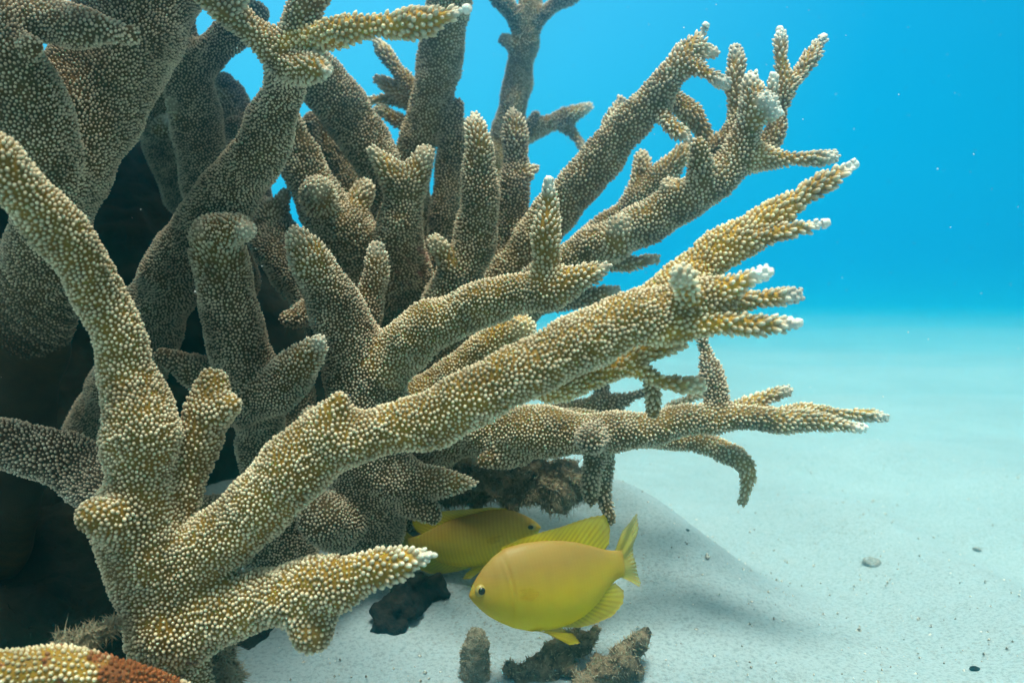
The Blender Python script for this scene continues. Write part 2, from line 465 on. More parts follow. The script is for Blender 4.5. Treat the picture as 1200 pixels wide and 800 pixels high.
c1 = ramp2(t, n1.outputs[0], [(0.3, (0.27, 0.325, 0.35)), (0.7, (0.335, 0.395, 0.42))])
c2 = ramp2(t, n2.outputs[0], [(0.30, (0.60, 0.58, 0.55)), (0.5, (1, 1, 1)), (0.72, (1.12, 1.12, 1.12))])
cc = mixc(t, 1.0, c1.outputs[0], c2.outputs[0], 'MULTIPLY')
co_ = t.nodes.new('ShaderNodeTexCoord'); vo = t.nodes.new('ShaderNodeTexVoronoi'); vo.inputs['Scale'].default_value = 820
t.links.new(co_.outputs['Object'], vo.inputs['Vector'])
lt = t.nodes.new('ShaderNodeMath'); lt.operation = 'LESS_THAN'; lt.inputs[1].default_value = 0.055
sx = t.nodes.new('ShaderNodeSeparateXYZ'); t.links.new(vo.outputs['Color'], sx.inputs[0])
t.links.new(sx.outputs[0], lt.inputs[0])
n3 = tex_noise(t, 9, 3); th = t.nodes.new('ShaderNodeMapRange'); th.inputs['From Min'].default_value = 0.45; th.inputs['From Max'].default_value = 0.7
t.links.new(n3.outputs[0], th.inputs['Value'])
fm_ = t.nodes.new('ShaderNodeMath'); fm_.operation = 'MULTIPLY'; t.links.new(lt.outputs[0], fm_.inputs[0]); t.links.new(th.outputs[0], fm_.inputs[1])
cc = mixc(t, fm_.outputs[0], cc, (0.22, 0.19, 0.15))
t.links.new(cc, b.inputs['Base Color']); b.inputs['Roughness'].default_value = 0.9; b.inputs['Specular IOR Level'].default_value = 0.1
bump(t, b, n2.outputs[0], 0.6, 0.002)
SV = np.stack([GX, GY, GZ], -1).reshape(-1, 3)
tag(link('sand', mesh_np('sand', SV, SQ, M_SAND)), 'pale rippled sand sea floor', 'sand', None, 'structure')

# ------------------------------------------------------------------ corals
W1 = dict(w=1.0)
def br(*pts, **st): return (list(pts), st)

front = [
 br((230,930,.445,48),(214,800,.43,42),(195,740,.425,52),(185,690,.42,54),(165,640,.415,56),(157,595,.41,50), name='trunk', notip=1),
 br((157,600,.41,48),(160,550,.405,44),(163,505,.40,47),(156,465,.40,42),(138,405,.395,34),(115,345,.385,33),(80,285,.37,33),(35,235,.355,33),(-15,185,.34,33),(-75,125,.33,28), s=1.0),
 br((150,610,.405,36),(128,606,.39,30),(112,602,.385,26), name='knob'),
 br((200,660,.42,22),(212,590,.42,23),(228,535,.42,26),(243,480,.42,32),(250,453,.42,21)),
 br((255,480,.415,24),(271,473,.41,14), name='knob'),
 br((195,690,.42,45),(265,628,.41,42),(330,562,.40,44),(392,518,.395,41),(440,507,.39,34),(510,490,.385,35),(570,458,.38,37),(640,420,.38,39),(700,392,.38,38),(755,368,.38,35),(805,352,.38,28),(850,342,.38,17), g=.42, s=1.0, notip=1, label='long golden branch reaching over the fish'),
 br((805,350,.378,22),(803,335,.362,18),(800,322,.350,11), g=.7, w=.45, name='branch_tip', s=1.1),
 br((830,348,.38,17),(868,332,.375,14),(897,321,.37,8), g=.8, w=1, name='branch_tip', s=1.1),
 br((800,362,.386,22),(870,353,.387,14),(931,345,.388,5), g=.8, w=1, name='branch_tip', s=1.1),
 br((765,385,.38,20),(850,380,.375,16),(931,378,.37,5), g=.8, w=1, name='branch_tip', s=1.12),
 br((392,505,.39,30),(398,472,.385,17), g=.4, name='knob'),
 br((640,452,.395,22),(700,437,.40,18),(750,415,.41,15),(800,401,.41,8), g=.75, w=.3, name='branch_tip', s=1.05),
 br((735,424,.405,15),(775,446,.405,13),(817,452,.40,6), g=.75, w=.3, name='branch_tip', s=1.05),
 br((762,440,.41,12),(765,460,.415,11),(766,484,.42,8), g=.4, name='branch_tip'),
 br((765,356,.395,28),(820,312,.41,26),(855,285,.41,24),(905,252,.41,20),(950,222,.41,15),(998,195,.41,6), g=.9, w=1, len=1.8, s=1.12, label='golden branch tip with a white end pointing up and right'),
 br((880,282,.405,16),(930,270,.40,12),(964,262,.395,5), g=.8, w=1, name='branch_tip', s=1.1),
 br((210,735,.42,46),(280,708,.41,42),(335,698,.40,38),(380,688,.39,36),(430,668,.38,28),(470,657,.375,23),(505,650,.37,9), g=.5, w=.75, s=1.12, label='short branch pointing at the fish'),
 br((368,705,.395,36),(366,736,.39,29), g=.4, name='knob', s=1.05),
 br((150,590,.45,40),(100,555,.46,36),(50,530,.46,36),(-40,518,.45,32), notip=1, g=0.0),  # browner than the rest, standing in for the shade on it
]
left = [
 br((-60,720,.57,80),(-20,560,.54,74),(15,430,.51,62),(35,365,.485,54), notip=1, name='base', bare=1, label='bare base of the coral with deep shade painted in'),
 br((32,375,.488,54),(48,310,.465,52),(60,250,.445,44),(45,170,.425,51),(10,90,.41,53),(-40,10,.40,55),(-80,-60,.39,50), notip=1, name='trunk'),
 br((58,262,.45,42),(85,190,.455,55),(108,120,.46,63),(142,50,.47,68),(180,-25,.48,68),(220,-90,.49,55), notip=1),
 br((15,22,.415,36),(80,28,.41,28),(130,38,.405,18),(152,42,.40,9)),
 br((85,120,.47,32),(122,122,.475,23), name='knob'),
 br((25,55,.405,16),(36,56,.392,11), name='knob'),
]
crowned = [
 br((60,700,.72,60),(120,520,.68,48),(165,410,.62,42),(200,330,.58,40),(255,245,.54,38),(305,175,.50,32),(328,115,.47,28),(343,70,.44,28), notip=1, name='trunk'),
 br((338,62,.44,22),(290,30,.43,20),(240,-8,.42,18),(200,-35,.41,13), g=.4, s=1.05),
 br((343,64,.44,26),(355,20,.43,27),(375,-25,.42,26),(395,-70,.41,18), g=.3, s=1.05),
 br((340,50,.435,20),(400,37,.41,18),(480,28,.39,18),(520,19,.38,13),(543,12,.375,6), g=.95, w=.85, s=1.22, len=2.5, label='golden side branch with large corallites and pale tip'),
 br((348,74,.435,25),(372,80,.415,19),(386,83,.40,12), g=.3, w=.5, name='knob', s=1.05),
 br((268,330,.68,38),(250,240,.66,34),(238,190,.65,33),(226,130,.64,33),(215,75,.63,31),(212,28,.62,20)),
 br((222,78,.63,25),(262,50,.61,22),(300,15,.59,17)),
 br((215,230,.80,26),(196,160,.76,30),(185,110,.73,29),(192,76,.72,20), w=.3),
 br((192,150,.71,14),(199,139,.70,8), w=.6, name='knob'),
 br((280,240,.74,26),(278,170,.72,24),(272,125,.72,22),(262,97,.71,13)),
 br((300,260,.70,26),(285,180,.70,22),(276,150,.695,15)),
]
middle = [
 br((425,740,.68,56),(428,640,.61,46),(432,560,.575,50),(432,490,.565,54),(430,440,.56,48), notip=1, name='trunk'),
 br((428,440,.56,44),(410,395,.55,39),(385,345,.53,33),(358,293,.51,23),(347,272,.505,13), w=.3),
 br((428,370,.58,20),(438,325,.575,17),(442,290,.57,9), w=.35),
 br((435,440,.56,40),(485,395,.54,34),(540,365,.52,30),(600,347,.50,27),(650,338,.485,25),(690,324,.475,17),(713,311,.47,7), g=.35, w=.5, s=1.1),
 br((640,340,.488,22),(640,285,.48,18),(643,240,.475,15),(643,214,.47,5), g=.4, w=.8, s=1.1, len=1.8),
 br((470,490,.60,34),(530,440,.59,26),(580,405,.58,24),(612,384,.57,19), g=.4, w=.15),
 br((450,560,.57,40),(500,565,.56,21),(560,567,.55,4), name='branch_tip', w=.3),
 br((465,580,.57,24),(492,592,.565,18),(508,603,.56,13), name='knob'),
 br((400,610,.56,36),(378,608,.54,32), name='knob'),
 br((340,680,.61,38),(312,580,.58,30),(305,510,.57,29),(297,455,.55,41),(280,400,.54,39),(266,350,.53,37),(256,300,.52,35),(250,272,.515,28), w=.2),
 br((258,272,.51,25),(275,270,.50,20),(288,270,.49,14), w=.35, name='knob'),
 br((285,470,.545,34),(328,452,.53,32),(358,422,.515,24),(375,399,.505,13), w=.4),
 br((270,455,.56,30),(225,432,.55,23),(192,417,.545,13)),
 br((340,660,.60,36),(270,615,.57,32),(236,600,.56,24)),
 br((430,450,.60,36),(395,385,.62,36),(355,325,.63,35),(318,278,.64,32),(296,243,.65,24)),
 br((372,360,.62,20),(352,372,.59,15),(336,372,.575,9), name='knob'),
 br((330,560,.60,26),(345,500,.61,24),(352,450,.62,18),(350,420,.62,11)),
]
back = [
 br((510,720,.84,80),(500,560,.78,72),(485,440,.73,65),(478,360,.70,54), notip=1, name='trunk', bare=1),
 br((478,380,.69,48),(440,320,.66,44),(405,275,.64,39),(375,235,.63,33),(352,190,.62,27),(336,135,.61,18)),
 br((374,236,.615,24),(371,219,.59,15), name='knob', w=.3),
 br((465,320,.73,32),(452,235,.71,26),(438,180,.69,31),(410,140,.68,33),(380,100,.66,33),(345,55,.65,28)),
 br((440,300,.75,28),(410,235,.75,26),(395,190,.75,25),(368,145,.74,18)),
 br((477,350,.67,42),(467,275,.63,31),(472,230,.62,25),(452,198,.61,17),(437,178,.605,11), w=.3),
 br((474,232,.62,20),(488,206,.615,18),(498,182,.61,12), w=.3),
 br((472,310,.74,30),(482,200,.72,26),(503,130,.70,27),(518,60,.68,28),(530,-25,.66,29),(540,-90,.65,22), notip=1, g=.35),
 br((515,93,.69,15),(538,87,.685,8), name='knob', w=.3),
 br((488,104,.72,12),(462,78,.72,10),(441,51,.72,5), w=.4, g=.5, name='branch_tip'),
 br((488,122,.73,11),(460,103,.73,9),(442,94,.73,5), w=.4, g=.5, name='branch_tip'),
 br((492,128,.74,10),(460,118,.74,9),(430,117,.74,5), w=.4, g=.5, name='branch_tip'),
 br((495,155,.73,11),(468,141,.73,9),(445,128,.73,5), w=.4, g=.5, name='branch_tip'),
 br((505,380,.73,26),(520,260,.71,20),(530,170,.70,19),(536,124,.69,12)),
 br((515,410,.65,40),(530,345,.63,35),(552,295,.62,28),(560,240,.61,25),(560,190,.60,22),(557,152,.595,15),(557,138,.595,8), w=.45),
 br((575,380,.67,26),(596,280,.66,20),(602,210,.65,20),(603,160,.645,17),(600,127,.64,8), w=.45),
 br((560,330,.86,26),(588,190,.87,22),(602,120,.86,19),(612,70,.85,17),(620,25,.84,17),(625,-30,.84,13), g=.5),
 br((619,35,.845,14),(595,8,.83,12),(572,-15,.82,9), name='branch_tip'),
 br((622,32,.84,13),(650,6,.83,11),(695,-20,.82,8), name='branch_tip'),
 br((590,172,.87,14),(630,150,.86,12),(662,137,.85,10),(690,126,.845,4), w=.6, g=.6, name='branch_tip'),
 br((655,142,.85,9),(672,157,.85,8),(684,173,.845,3), w=.5, g=.6, name='branch_tip'),
 br((622,155,.86,10),(628,134,.85,6), name='knob'),
 br((500,360,.75,30),(497,275,.74,24),(500,240,.735,14)),
 # the two long branches of the upper right
 br((540,440,.72,38),(595,325,.66,27),(640,262,.64,27),(690,205,.62,27),(735,152,.60,26),(770,110,.585,22),(800,70,.575,17),(825,33,.57,5), g=.35, w=.8, s=1.08),
 br((800,76,.575,15),(825,85,.56,11),(847,98,.555,4), g=.4, w=.9, name='branch_tip'),
 br((815,55,.57,9),(836,62,.57,4), g=.4, w=.6, name='branch_tip'),
 br((745,145,.60,15),(746,117,.585,8), g=.3, w=.3, name='knob'),
 br((695,200,.635,14),(712,155,.64,12),(727,118,.64,6), g=.3, w=.5, name='branch_tip'),
 br((772,128,.585,15),(792,150,.57,10),(810,164,.565,4), g=.3, w=.7, name='branch_tip'),
 br((785,112,.60,12),(812,135,.60,12),(832,165,.60,11), g=.4, w=.1, name='branch_tip'),
 br((560,440,.70,36),(620,345,.63,28),(680,298,.60,27),(735,272,.585,27),(780,247,.575,26),(825,220,.565,26),(860,187,.56,22),(878,150,.555,17),(882,112,.55,13),(882,90,.55,5), g=.3, w=.7, s=1.05),
 br((822,222,.56,20),(820,185,.55,16),(819,168,.545,14), g=.3, name='knob'),
 br((828,182,.575,12),(845,165,.58,11),(866,153,.58,9), g=.35, name='branch_tip'),
 br((862,160,.577,13),(862,110,.575,12),(861,60,.575,4), g=.45, w=.6, name='branch_tip', len=1.5),
 br((876,190,.57,15),(905,160,.57,14),(920,112,.57,13),(916,70,.57,10),(914,38,.57,4), g=.4, w=.9, len=1.4),
 br((920,112,.57,12),(940,82,.575,9),(963,46,.58,3), g=.4, w=.9, name='branch_tip', len=1.3),
 br((903,118,.565,10),(906,92,.56,5), g=.4, w=.8, name='branch_tip'),
 br((880,125,.55,9),(900,117,.54,4), g=.4, w=.8, name='branch_tip'),
 br((882,145,.55,9),(910,133,.54,4), g=.4, w=.8, name='branch_tip'),
 br((875,182,.56,17),(925,186,.555,13),(976,183,.55,4), g=.5, w=.7, name='branch_tip', len=1.4),
 br((722,290,.58,19),(722,262,.57,13), g=.2, w=.3, name='knob'),
 br((715,305,.60,13),(740,307,.60,10),(768,304,.60,5), g=.3, w=.4, name='branch_tip'),
 br((640,352,.63,15),(690,348,.62,11),(724,341,.61,6), g=.2, w=.5, name='branch_tip'),
 br((630,345,.70,22),(700,275,.68,19),(745,235,.67,18),(790,190,.66,15),(806,172,.66,9), g=.3, w=.2),
 br((742,235,.67,13),(750,205,.67,11),(752,180,.67,6), g=.3, w=.3, name='branch_tip'),
 br((762,222,.665,12),(792,211,.66,6), g=.3, w=.3, name='branch_tip'),
]
spread = [
 br((470,720,.72,48),(485,580,.66,36),(525,515,.60,28),(590,505,.57,33),(650,506,.55,32),(700,508,.54,27),(760,503,.535,24),(820,491,.53,19),(880,490,.525,16),(950,493,.52,13),(1010,500,.515,4), g=.3, w=.8, len=2.0),
 br((890,486,.535,12),(960,484,.535,10),(1035,489,.535,3), g=.5, w=.9, name='branch_tip', len=1.5),
 br((697,510,.53,21),(694,516,.51,15), g=.1, name='knob'),
 br((698,520,.54,16),(692,555,.532,12),(694,586,.53,7), name='branch_tip'),
 br((702,520,.55,16),(706,570,.54,12),(715,610,.535,4), name='branch_tip'),
 br((842,490,.53,17),(836,445,.535,15),(822,395,.54,11),(815,368,.54,8), g=.2, name='branch_tip'),
 br((862,486,.54,13),(890,470,.54,10),(922,458,.54,4), g=.5, w=.7, name='branch_tip'),
 br((765,512,.56,15),(810,519,.56,13),(845,528,.555,13),(876,545,.55,11),(871,586,.55,4), g=.45, w=.1),
 br((550,505,.63,20),(640,483,.63,13),(710,473,.62,12),(754,459,.61,8), g=.3),
 br((555,510,.62,20),(650,493,.60,14),(735,489,.60,10), g=.3),
 br((706,482,.625,10),(704,440,.63,7), name='branch_tip'),
 br((765,500,.56,11),(790,478,.60,8),(820,458,.63,5), g=.3, w=.3, name='branch_tip'),
 br((605,528,.565,22),(568,541,.56,13), name='knob'),
]
corner = [
 br((60,980,.40,40),(130,840,.385,34),(120,795,.37,30), name='trunk', notip=1),
 br((215,815,.40,20),(165,798,.375,25),(120,790,.366,29),(60,783,.36,30),(-10,790,.352,30),(-80,800,.35,28), g=.65, s=1.05, notip=1),
]
# unseen branches added above and to the left, a canopy that shades the coral
left += [
 br((150,50,.47,58),(215,-90,.50,54),(300,-200,.58,48),(350,-250,.66,34), notip=1, bare=1),
 br((-60,-20,.40,52),(-20,-150,.48,54),(120,-240,.58,52),(230,-320,.68,44), notip=1, bare=1),
 br((-60,-60,.40,50),(-160,-140,.50,60),(-120,-220,.62,60),(20,-260,.76,50), notip=1, bare=1),
 br((215,-90,.50,45),(150,-180,.60,48),(120,-220,.72,46),(160,-200,.84,36), notip=1, bare=1),
 br((300,-200,.58,44),(260,-190,.68,46),(270,-170,.80,36), notip=1, bare=1),
 br((-20,-150,.48,50),(140,-170,.42,46),(290,-170,.38,40), notip=1, bare=1),
 br((-60,200,.46,60),(-190,60,.50,60),(-260,-60,.60,60),(-200,-100,.75,54), notip=1, bare=1),
]
for k, dd in enumerate((.37, .44, .52, .60, .68, .76, .85)):  # more unseen canopy branches added overhead for shade
    left.append(br((-150, -80, dd, 55), (-20, -200 - 12 * (k % 3), dd - .01, 50), (130, -225, dd + .01, 48), (250, -222 - 15 * (k % 2), dd, 42), (350 - 30 * (k % 3), -225, dd - .01, 30), notip=1, bare=1))
rs = random.Random(11)
def stubs(lst, n):
    """short budding stubs on the thicker branches"""
    src = [c for c, st in lst if len(c) >= 4 and not st.get('bare') and min(p[3] for p in c) > 3]
    for _ in range(n):
        c = rs.choice(src); i = rs.randrange(1, len(c) - 1); t_ = rs.random(); p = [a + (b_ - a) * t_ for a, b_ in zip(c[i], c[min(i + 1, len(c) - 1)])]
        if p[3] < 16: continue
        a = rs.uniform(-1.0, 1.0) + (math.pi if rs.random() < .5 else 0); k = p[3] * rs.uniform(1.1, 1.55)
        lst.append(br((p[0], p[1], p[2] - .004, p[3] * .62), (p[0] + math.cos(a) * k, p[1] - abs(math.sin(a)) * k * .8 - p[3] * .35, p[2] - rs.uniform(.0, .02), p[3] * rs.uniform(.30, .42)), name='knob', w=.25))
stubs(crowned, 5); stubs(middle, 6); stubs(back, 9); stubs(spread, 4)
CORALS = {}
def base_of(ch):
    p = at(*ch[0][0][:3]); return (p[0], p[1], 0.0)
for key, data, label, kw in (
    ('front', front, 'golden front staghorn coral whose long branch reaches out over the two yellow fish', dict(h=0.0019, fine=True, spacing=0.0017, seed=1.0, gold=.40, patches=((212,800,.40,26,(0.16,0.03,0.02),.9),))),
    ('left', left, 'thick blurred staghorn coral filling the upper left corner of the photo', dict(seed=2.0, gold=.12, h=0.0030, spacing=0.00155, patches=((-10,520,.50,300,(0.035,0.027,0.014),.75),))),  # wide dark tint puts the deep shade of the lower trunk into its colour
    ('crowned', crowned, 'leaning brown staghorn coral with a crown of tips at the top', dict(seed=3.0, gold=.12, h=0.0021, spacing=0.0017)),
    ('middle', middle, 'grey brown staghorn coral in the dark centre behind the long golden branch', dict(seed=4.0, gold=.10, h=0.0020, spacing=0.00172)),
    ('back', back, 'tall rear staghorn coral with upright fingers and two long branches against blue water', dict(seed=5.0, gold=.20, h=0.0024, spacing=0.0020, patches=((482,302,.645,24,(0.32,0.13,0.11),.8),))),
    ('spread', spread, 'low staghorn coral spreading flat over the sand below the long golden branch', dict(seed=6.0, gold=.2)),
    ('corner', corner, 'orange stubby staghorn coral branch in the bottom left corner with red end', dict(seed=7.0, gold=.6, patches=((172,800,.372,66,(0.24,0.075,0.022),.29),))),
):
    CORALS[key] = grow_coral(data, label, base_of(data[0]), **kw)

# ------------------------------------------------------------------ filler rock darkened for shade, and dead coral
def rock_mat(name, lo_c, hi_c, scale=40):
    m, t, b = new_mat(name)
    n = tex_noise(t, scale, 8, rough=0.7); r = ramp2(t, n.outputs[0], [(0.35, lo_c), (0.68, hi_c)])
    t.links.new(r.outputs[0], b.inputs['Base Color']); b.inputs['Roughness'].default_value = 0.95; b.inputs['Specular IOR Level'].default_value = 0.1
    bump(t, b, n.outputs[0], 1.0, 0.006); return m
M_ROCK = rock_mat('shade_dark_rock', (0.006, 0.005, 0.003), (0.030, 0.024, 0.013))  # near-black colour puts deep shade into the rock
M_DEAD = rock_mat('dead_coral', (0.055, 0.040, 0.022), (0.40, 0.31, 0.20), 170)
M_STUB = rock_mat('pale_stub', (0.18, 0.155, 0.10), (0.52, 0.46, 0.34), 500)
M_BLACK = rock_mat('black_crust', (0.006, 0.006, 0.005), (0.045, 0.038, 0.028), 160)
M_TURF, t, b = new_mat('algae_turf')
n = tex_noise(t, 60, 3); r = ramp2(t, n.outputs[0], [(0.3, (0.15, 0.12, 0.07)), (0.7, (0.46, 0.38, 0.25))])
t.links.new(r.outputs[0], b.inputs['Base Color']); b.inputs['Roughness'].default_value = 0.9

def lump_mesh(chains, h, k, lump, scale, rough, seed, mat, base):
    f, lo, _ = field([np.array(c, float) for c in chains], h, k=k, pad=max(0.013, 4 * k), lump=lump, lump_scale=scale, seed=seed)
    V, Q = surface_nets(f, lo, h); NV = vert_normals(V, Q)
    d = np.array([noise.fractal(Vector(p) * (0.35 / max(rough, 1e-4)), 0.8, 2.1, 4) for p in V])
    V = V + NV * (d * rough)[:, None]
    return V, Q, NV
def turf(V, NV, n, length, r, base, parent, droop=0.3, mat=None, name='algae_turf', up=0.2):
    i = rng.choice(len(V), n); P = V[i]; A = NV[i] + rng.normal(0, 0.35, (n, 3)); A[:, 2] += up; A /= np.linalg.norm(A, axis=1, keepdims=True)
    ref = np.where(np.abs(A[:, :1]) < 0.8, np.array([[1.0, 0, 0]]), np.array([[0, 1.0, 0]])); U = np.cross(A, ref); U /= np.linalg.norm(U, axis=1, keepdims=True); W = np.cross(A, U)
    ln = length * rng.uniform(0.4, 1.3, n)
    B = rng.normal(0, droop, (n, 3)); B[:, 2] -= droop * .4
    vs_ = []
    for s in range(3):
        q = 2 * math.pi * s / 3; vs_.append(P + (U * math.cos(q) + W * math.sin(q)) * r - A * 0.0005)
    for s in range(3):
        q = 2 * math.pi * s / 3; vs_.append(P + A * (ln * .55)[:, None] + (U * math.cos(q) + W * math.sin(q)) * r * .8)
    vs_.append(P + (A + B) * ln[:, None])
    Vv = np.stack(vs_, 1).reshape(-1, 3)
    T = np.array([(0, 1, 4), (0, 4, 3), (1, 2, 5), (1, 5, 4), (2, 0, 3), (2, 3, 5), (3, 4, 6), (4, 5, 6), (5, 3, 6)])
    Fc = (T[None] + (np.arange(n) * 7)[:, None, None]).reshape(-1, 3)
    o = link(name, mesh_np(name, Vv - np.array(base), Fc, mat or M_TURF), parent); o['kind'] = 'stuff'; return o
M_TURF_DARK = rock_mat('dark_turf', (0.012, 0.010, 0.006), (0.05, 0.042, 0.022), 60)  # turf darkened along with the shade-dark rock
def rock_thing(name, label, cat, chains, mat, h=0.006, k=0.01, lump=0.004, scale=14, rough=0.012, seed=0.0, group=None, fuzz=0, fl=0.006, fr=0.0004, droop=.3, fup=.2):
    V, Q, NV = lump_mesh(chains, h, k, lump, scale, rough, seed, mat, None)
    base = np.array([V[:, 0].mean(), V[:, 1].mean(), V[:, 2].min()])
    o = link(name, mesh_np(name, V - base, Q, mat)); o.location = base; tag(o, label, cat, group)
    if fuzz: turf(V, NV, fuzz, fl, fr, base, o, droop=droop, up=fup, mat=M_TURF_DARK if mat == M_ROCK else M_TURF)
    return o
def ball(x, y, z, r): return [(x, y, z, r), (x + 0.001, y, z, r)]
rock_thing('shade_rock', 'rock with deep shade in its colour behind the left trunks, and an added ledge above', 'rock',
    [ball(-.50,.86,.02,.20), ball(-.36,.80,.02,.14), ball(-.72,.72,.10,.26), ball(-.58,1.02,.25,.23), ball(-.42,.99,.17,.20), ball(-.28,1.0,.11,.18), ball(-.13,1.0,.03,.16), ball(-.42,.66,-.02,.13), ball(-.28,.68,-.04,.10), ball(-.95,.85,.30,.26), ball(-.92,.95,.58,.24), [(-.80,.78,.80,.14),(-.42,.80,.82,.12)], [(-.80,1.05,.82,.15),(-.36,1.08,.84,.13)]],  # filler for the dark gaps; unseen ledge added overhead to cast shade
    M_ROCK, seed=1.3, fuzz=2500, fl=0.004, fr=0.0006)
rock_thing('shade_rock', 'low rock with shade put into its colour under the short front branch beside the bottom edge', 'rock',
    [ball(-.165,.56,-.02,.055), ball(-.24,.56,-.01,.06), ball(-.30,.52,.0,.06), ball(-.33,.60,.0,.085), ball(-.42,.55,.01,.10), ball(-.26,.64,-.01,.06)],  # some lumps added to keep the lower left corner dark
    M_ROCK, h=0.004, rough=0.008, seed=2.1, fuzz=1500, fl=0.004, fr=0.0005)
def chain(*pts): return [tuple(at(x, y, d)) + (pr(r, d),) for x, y, d, r in pts]
rock_thing('dead_coral_branch', 'dead branch furred with brown algae under the low spreading coral', 'dead coral',
    [spline(chain((470,575,.64,22),(540,570,.63,22),(600,568,.62,25),(650,566,.615,25),(684,566,.61,22)))],
    M_DEAD, h=0.0028, k=.004, lump=.0022, scale=90, rough=0.0075, seed=.5, group='dead coral pieces', fuzz=4200, fl=0.0032, fr=0.00035, droop=.5, fup=-.25)
def on_sand(px, py, lift=0.0):
    """the place on the sand that the photograph shows at px, py"""
    d = 0.3
    for _ in range(400):
        p = at(px, py, d)
        if p[2] <= float(sand_z(p[0], p[1])) + lift: break
        d += 0.004
    return p, d
def sand_chain(pts, sink=0.3):
    out = []
    for px, py, r in pts:
        p, d = on_sand(px, py); rr = pr(r, d); out.append((p[0], p[1], float(sand_z(p[0], p[1])) + rr * (1 - 2 * sink), rr))
    return out
rock_thing('dead_coral_branch', 'broken dead coral stick slanting up from the sand right below the front fish', 'dead coral',
    [spline(chain((570,850,.495,15),(615,802,.505,16),(650,772,.51,16),(678,750,.515,13),(694,738,.52,8))), chain((622,797,.505,12),(600,775,.50,7)), chain((655,770,.51,11),(664,790,.50,7))],
    M_DEAD, h=0.002, k=.003, lump=.0016, scale=130, rough=0.0042, seed=4.2, group='dead coral pieces', fuzz=900, fl=0.0022, fr=0.0004)
rock_thing('dead_coral_branch', 'short dead coral stick at the bottom edge right of the fish', 'dead coral',
    [spline(chain((640,860,.485,14),(692,802,.495,15),(722,775,.50,16),(745,753,.505,12),(757,742,.51,7))), chain((718,780,.50,11),(742,786,.495,7))],
    M_DEAD, h=0.002, k=.003, lump=.0016, scale=130, rough=0.0042, seed=6.2, group='dead coral pieces', fuzz=800, fl=0.0022, fr=0.0004)
sp0 = on_sand(557, 792)[0]
rock_thing('dead_coral_stub', 'small pale speckled coral stub poking up below the front fish', 'dead coral',
    [spline([tuple(sp0 + np.array([0, 0, -.006])) + (.0085,), tuple(sp0 + np.array([0, 0, .012])) + (.0085,), tuple(sp0 + np.array([0.001, 0, .021])) + (.0065,)])],
    M_STUB, h=0.0016, k=.003, lump=.0006, scale=200, rough=0.0012, seed=3.3, group='dead coral pieces', fuzz=500, fl=0.0012, fr=0.0004)
rock_thing('sponge', 'flat black ragged sponge lying on the sand left of the front fish', 'sponge',
    [sand_chain([(455,735,14),(475,718,20),(495,705,16)], .22), sand_chain([(478,716,16),(478,695,11)], .22), sand_chain([(495,706,16),(515,700,10)], .22), sand_chain([(452,738,10),(470,738,10)], .22)],
    M_BLACK, h=0.0022, k=.003, lump=.0025, scale=120, rough=0.006, seed=8.8)

# ------------------------------------------------------------------ fish
def fish_material(name, top, mid, low, stripes):
    m, t, b = new_mat(name)
    c = t.nodes.new('ShaderNodeTexCoord'); s = t.nodes.new('ShaderNodeSeparateXYZ'); t.links.new(c.outputs['Object'], s.inputs[0])
    n = tex_noise(t, 60, 4); 
    ad = t.nodes.new('ShaderNodeMath'); ad.operation = 'MULTIPLY_ADD'; t.links.new(n.outputs[0], ad.inputs[0]); ad.inputs[1].default_value = 0.010
    t.links.new(s.outputs['Z'], ad.inputs[2])
    mp = t.nodes.new('ShaderNodeMapRange'); mp.inputs['From Min'].default_value = -0.024; mp.inputs['From Max'].default_value = 0.028
    t.links.new(ad.outputs[0], mp.inputs['Value'])
    r = ramp2(t, mp.outputs[0], [(0.12, low), (0.48, mid), (0.80, top)])
    def diag(sx_, ph):
        m1 = t.nodes.new('ShaderNodeMath'); m1.operation = 'MULTIPLY_ADD'; t.links.new(s.outputs['Z'], m1.inputs[0]); m1.inputs[1].default_value = sx_ * 1.15; t.links.new(s.outputs['X'], m1.inputs[2])
        m2 = t.nodes.new('ShaderNodeMath'); m2.operation = 'MULTIPLY'; t.links.new(m1.outputs[0], m2.inputs[0]); m2.inputs[1].default_value = 1500.0
        m3 = t.nodes.new('ShaderNodeMath'); m3.operation = 'SINE'; t.links.new(m2.outputs[0], m3.inputs[0]); return m3.outputs[0]
    sc_ = t.nodes.new('ShaderNodeMath'); sc_.operation = 'MULTIPLY'; t.links.new(diag(1, 0), sc_.inputs[0]); t.links.new(diag(-1, 0), sc_.inputs[1])
    vo = t.nodes.new('ShaderNodeMapRange'); vo.inputs['From Min'].default_value = -1; vo.inputs['From Max'].default_value = 1; t.links.new(sc_.outputs[0], vo.inputs['Value'])
    rs = ramp2(t, vo.outputs[0], [(0.15, (1.0, 1.0, 1.0)), (0.75, (1.0, 1.0, 1.0))])
    cc = mixc(t, 1.0, r.outputs[0], rs.outputs[0], 'MULTIPLY')
    if stripes:
        w = t.nodes.new('ShaderNodeTexWave'); w.inputs['Scale'].default_value = 120; w.inputs['Distortion'].default_value = 1.2; t.links.new(c.outputs['Object'], w.inputs['Vector'])
        rw = ramp2(t, w.outputs[0], [(0.2, (0.90, 0.88, 0.84)), (0.8, (1.03, 1.03, 1.03))]); cc = mixc(t, 1.0, cc, rw.outputs[0], 'MULTIPLY')
    t.links.new(cc, b.inputs['Base Color']); b.inputs['Roughness'].default_value = 0.5; b.inputs['Specular IOR Level'].default_value = 0.25
    b.inputs['Subsurface Weight'].default_value = 0.15; b.inputs['Subsurface Radius'].default_value = (0.004, 0.003, 0.001); b.inputs['Subsurface Scale'].default_value = 1.0
    bump(t, b, vo.outputs[0], 0.10, 0.0002); return m
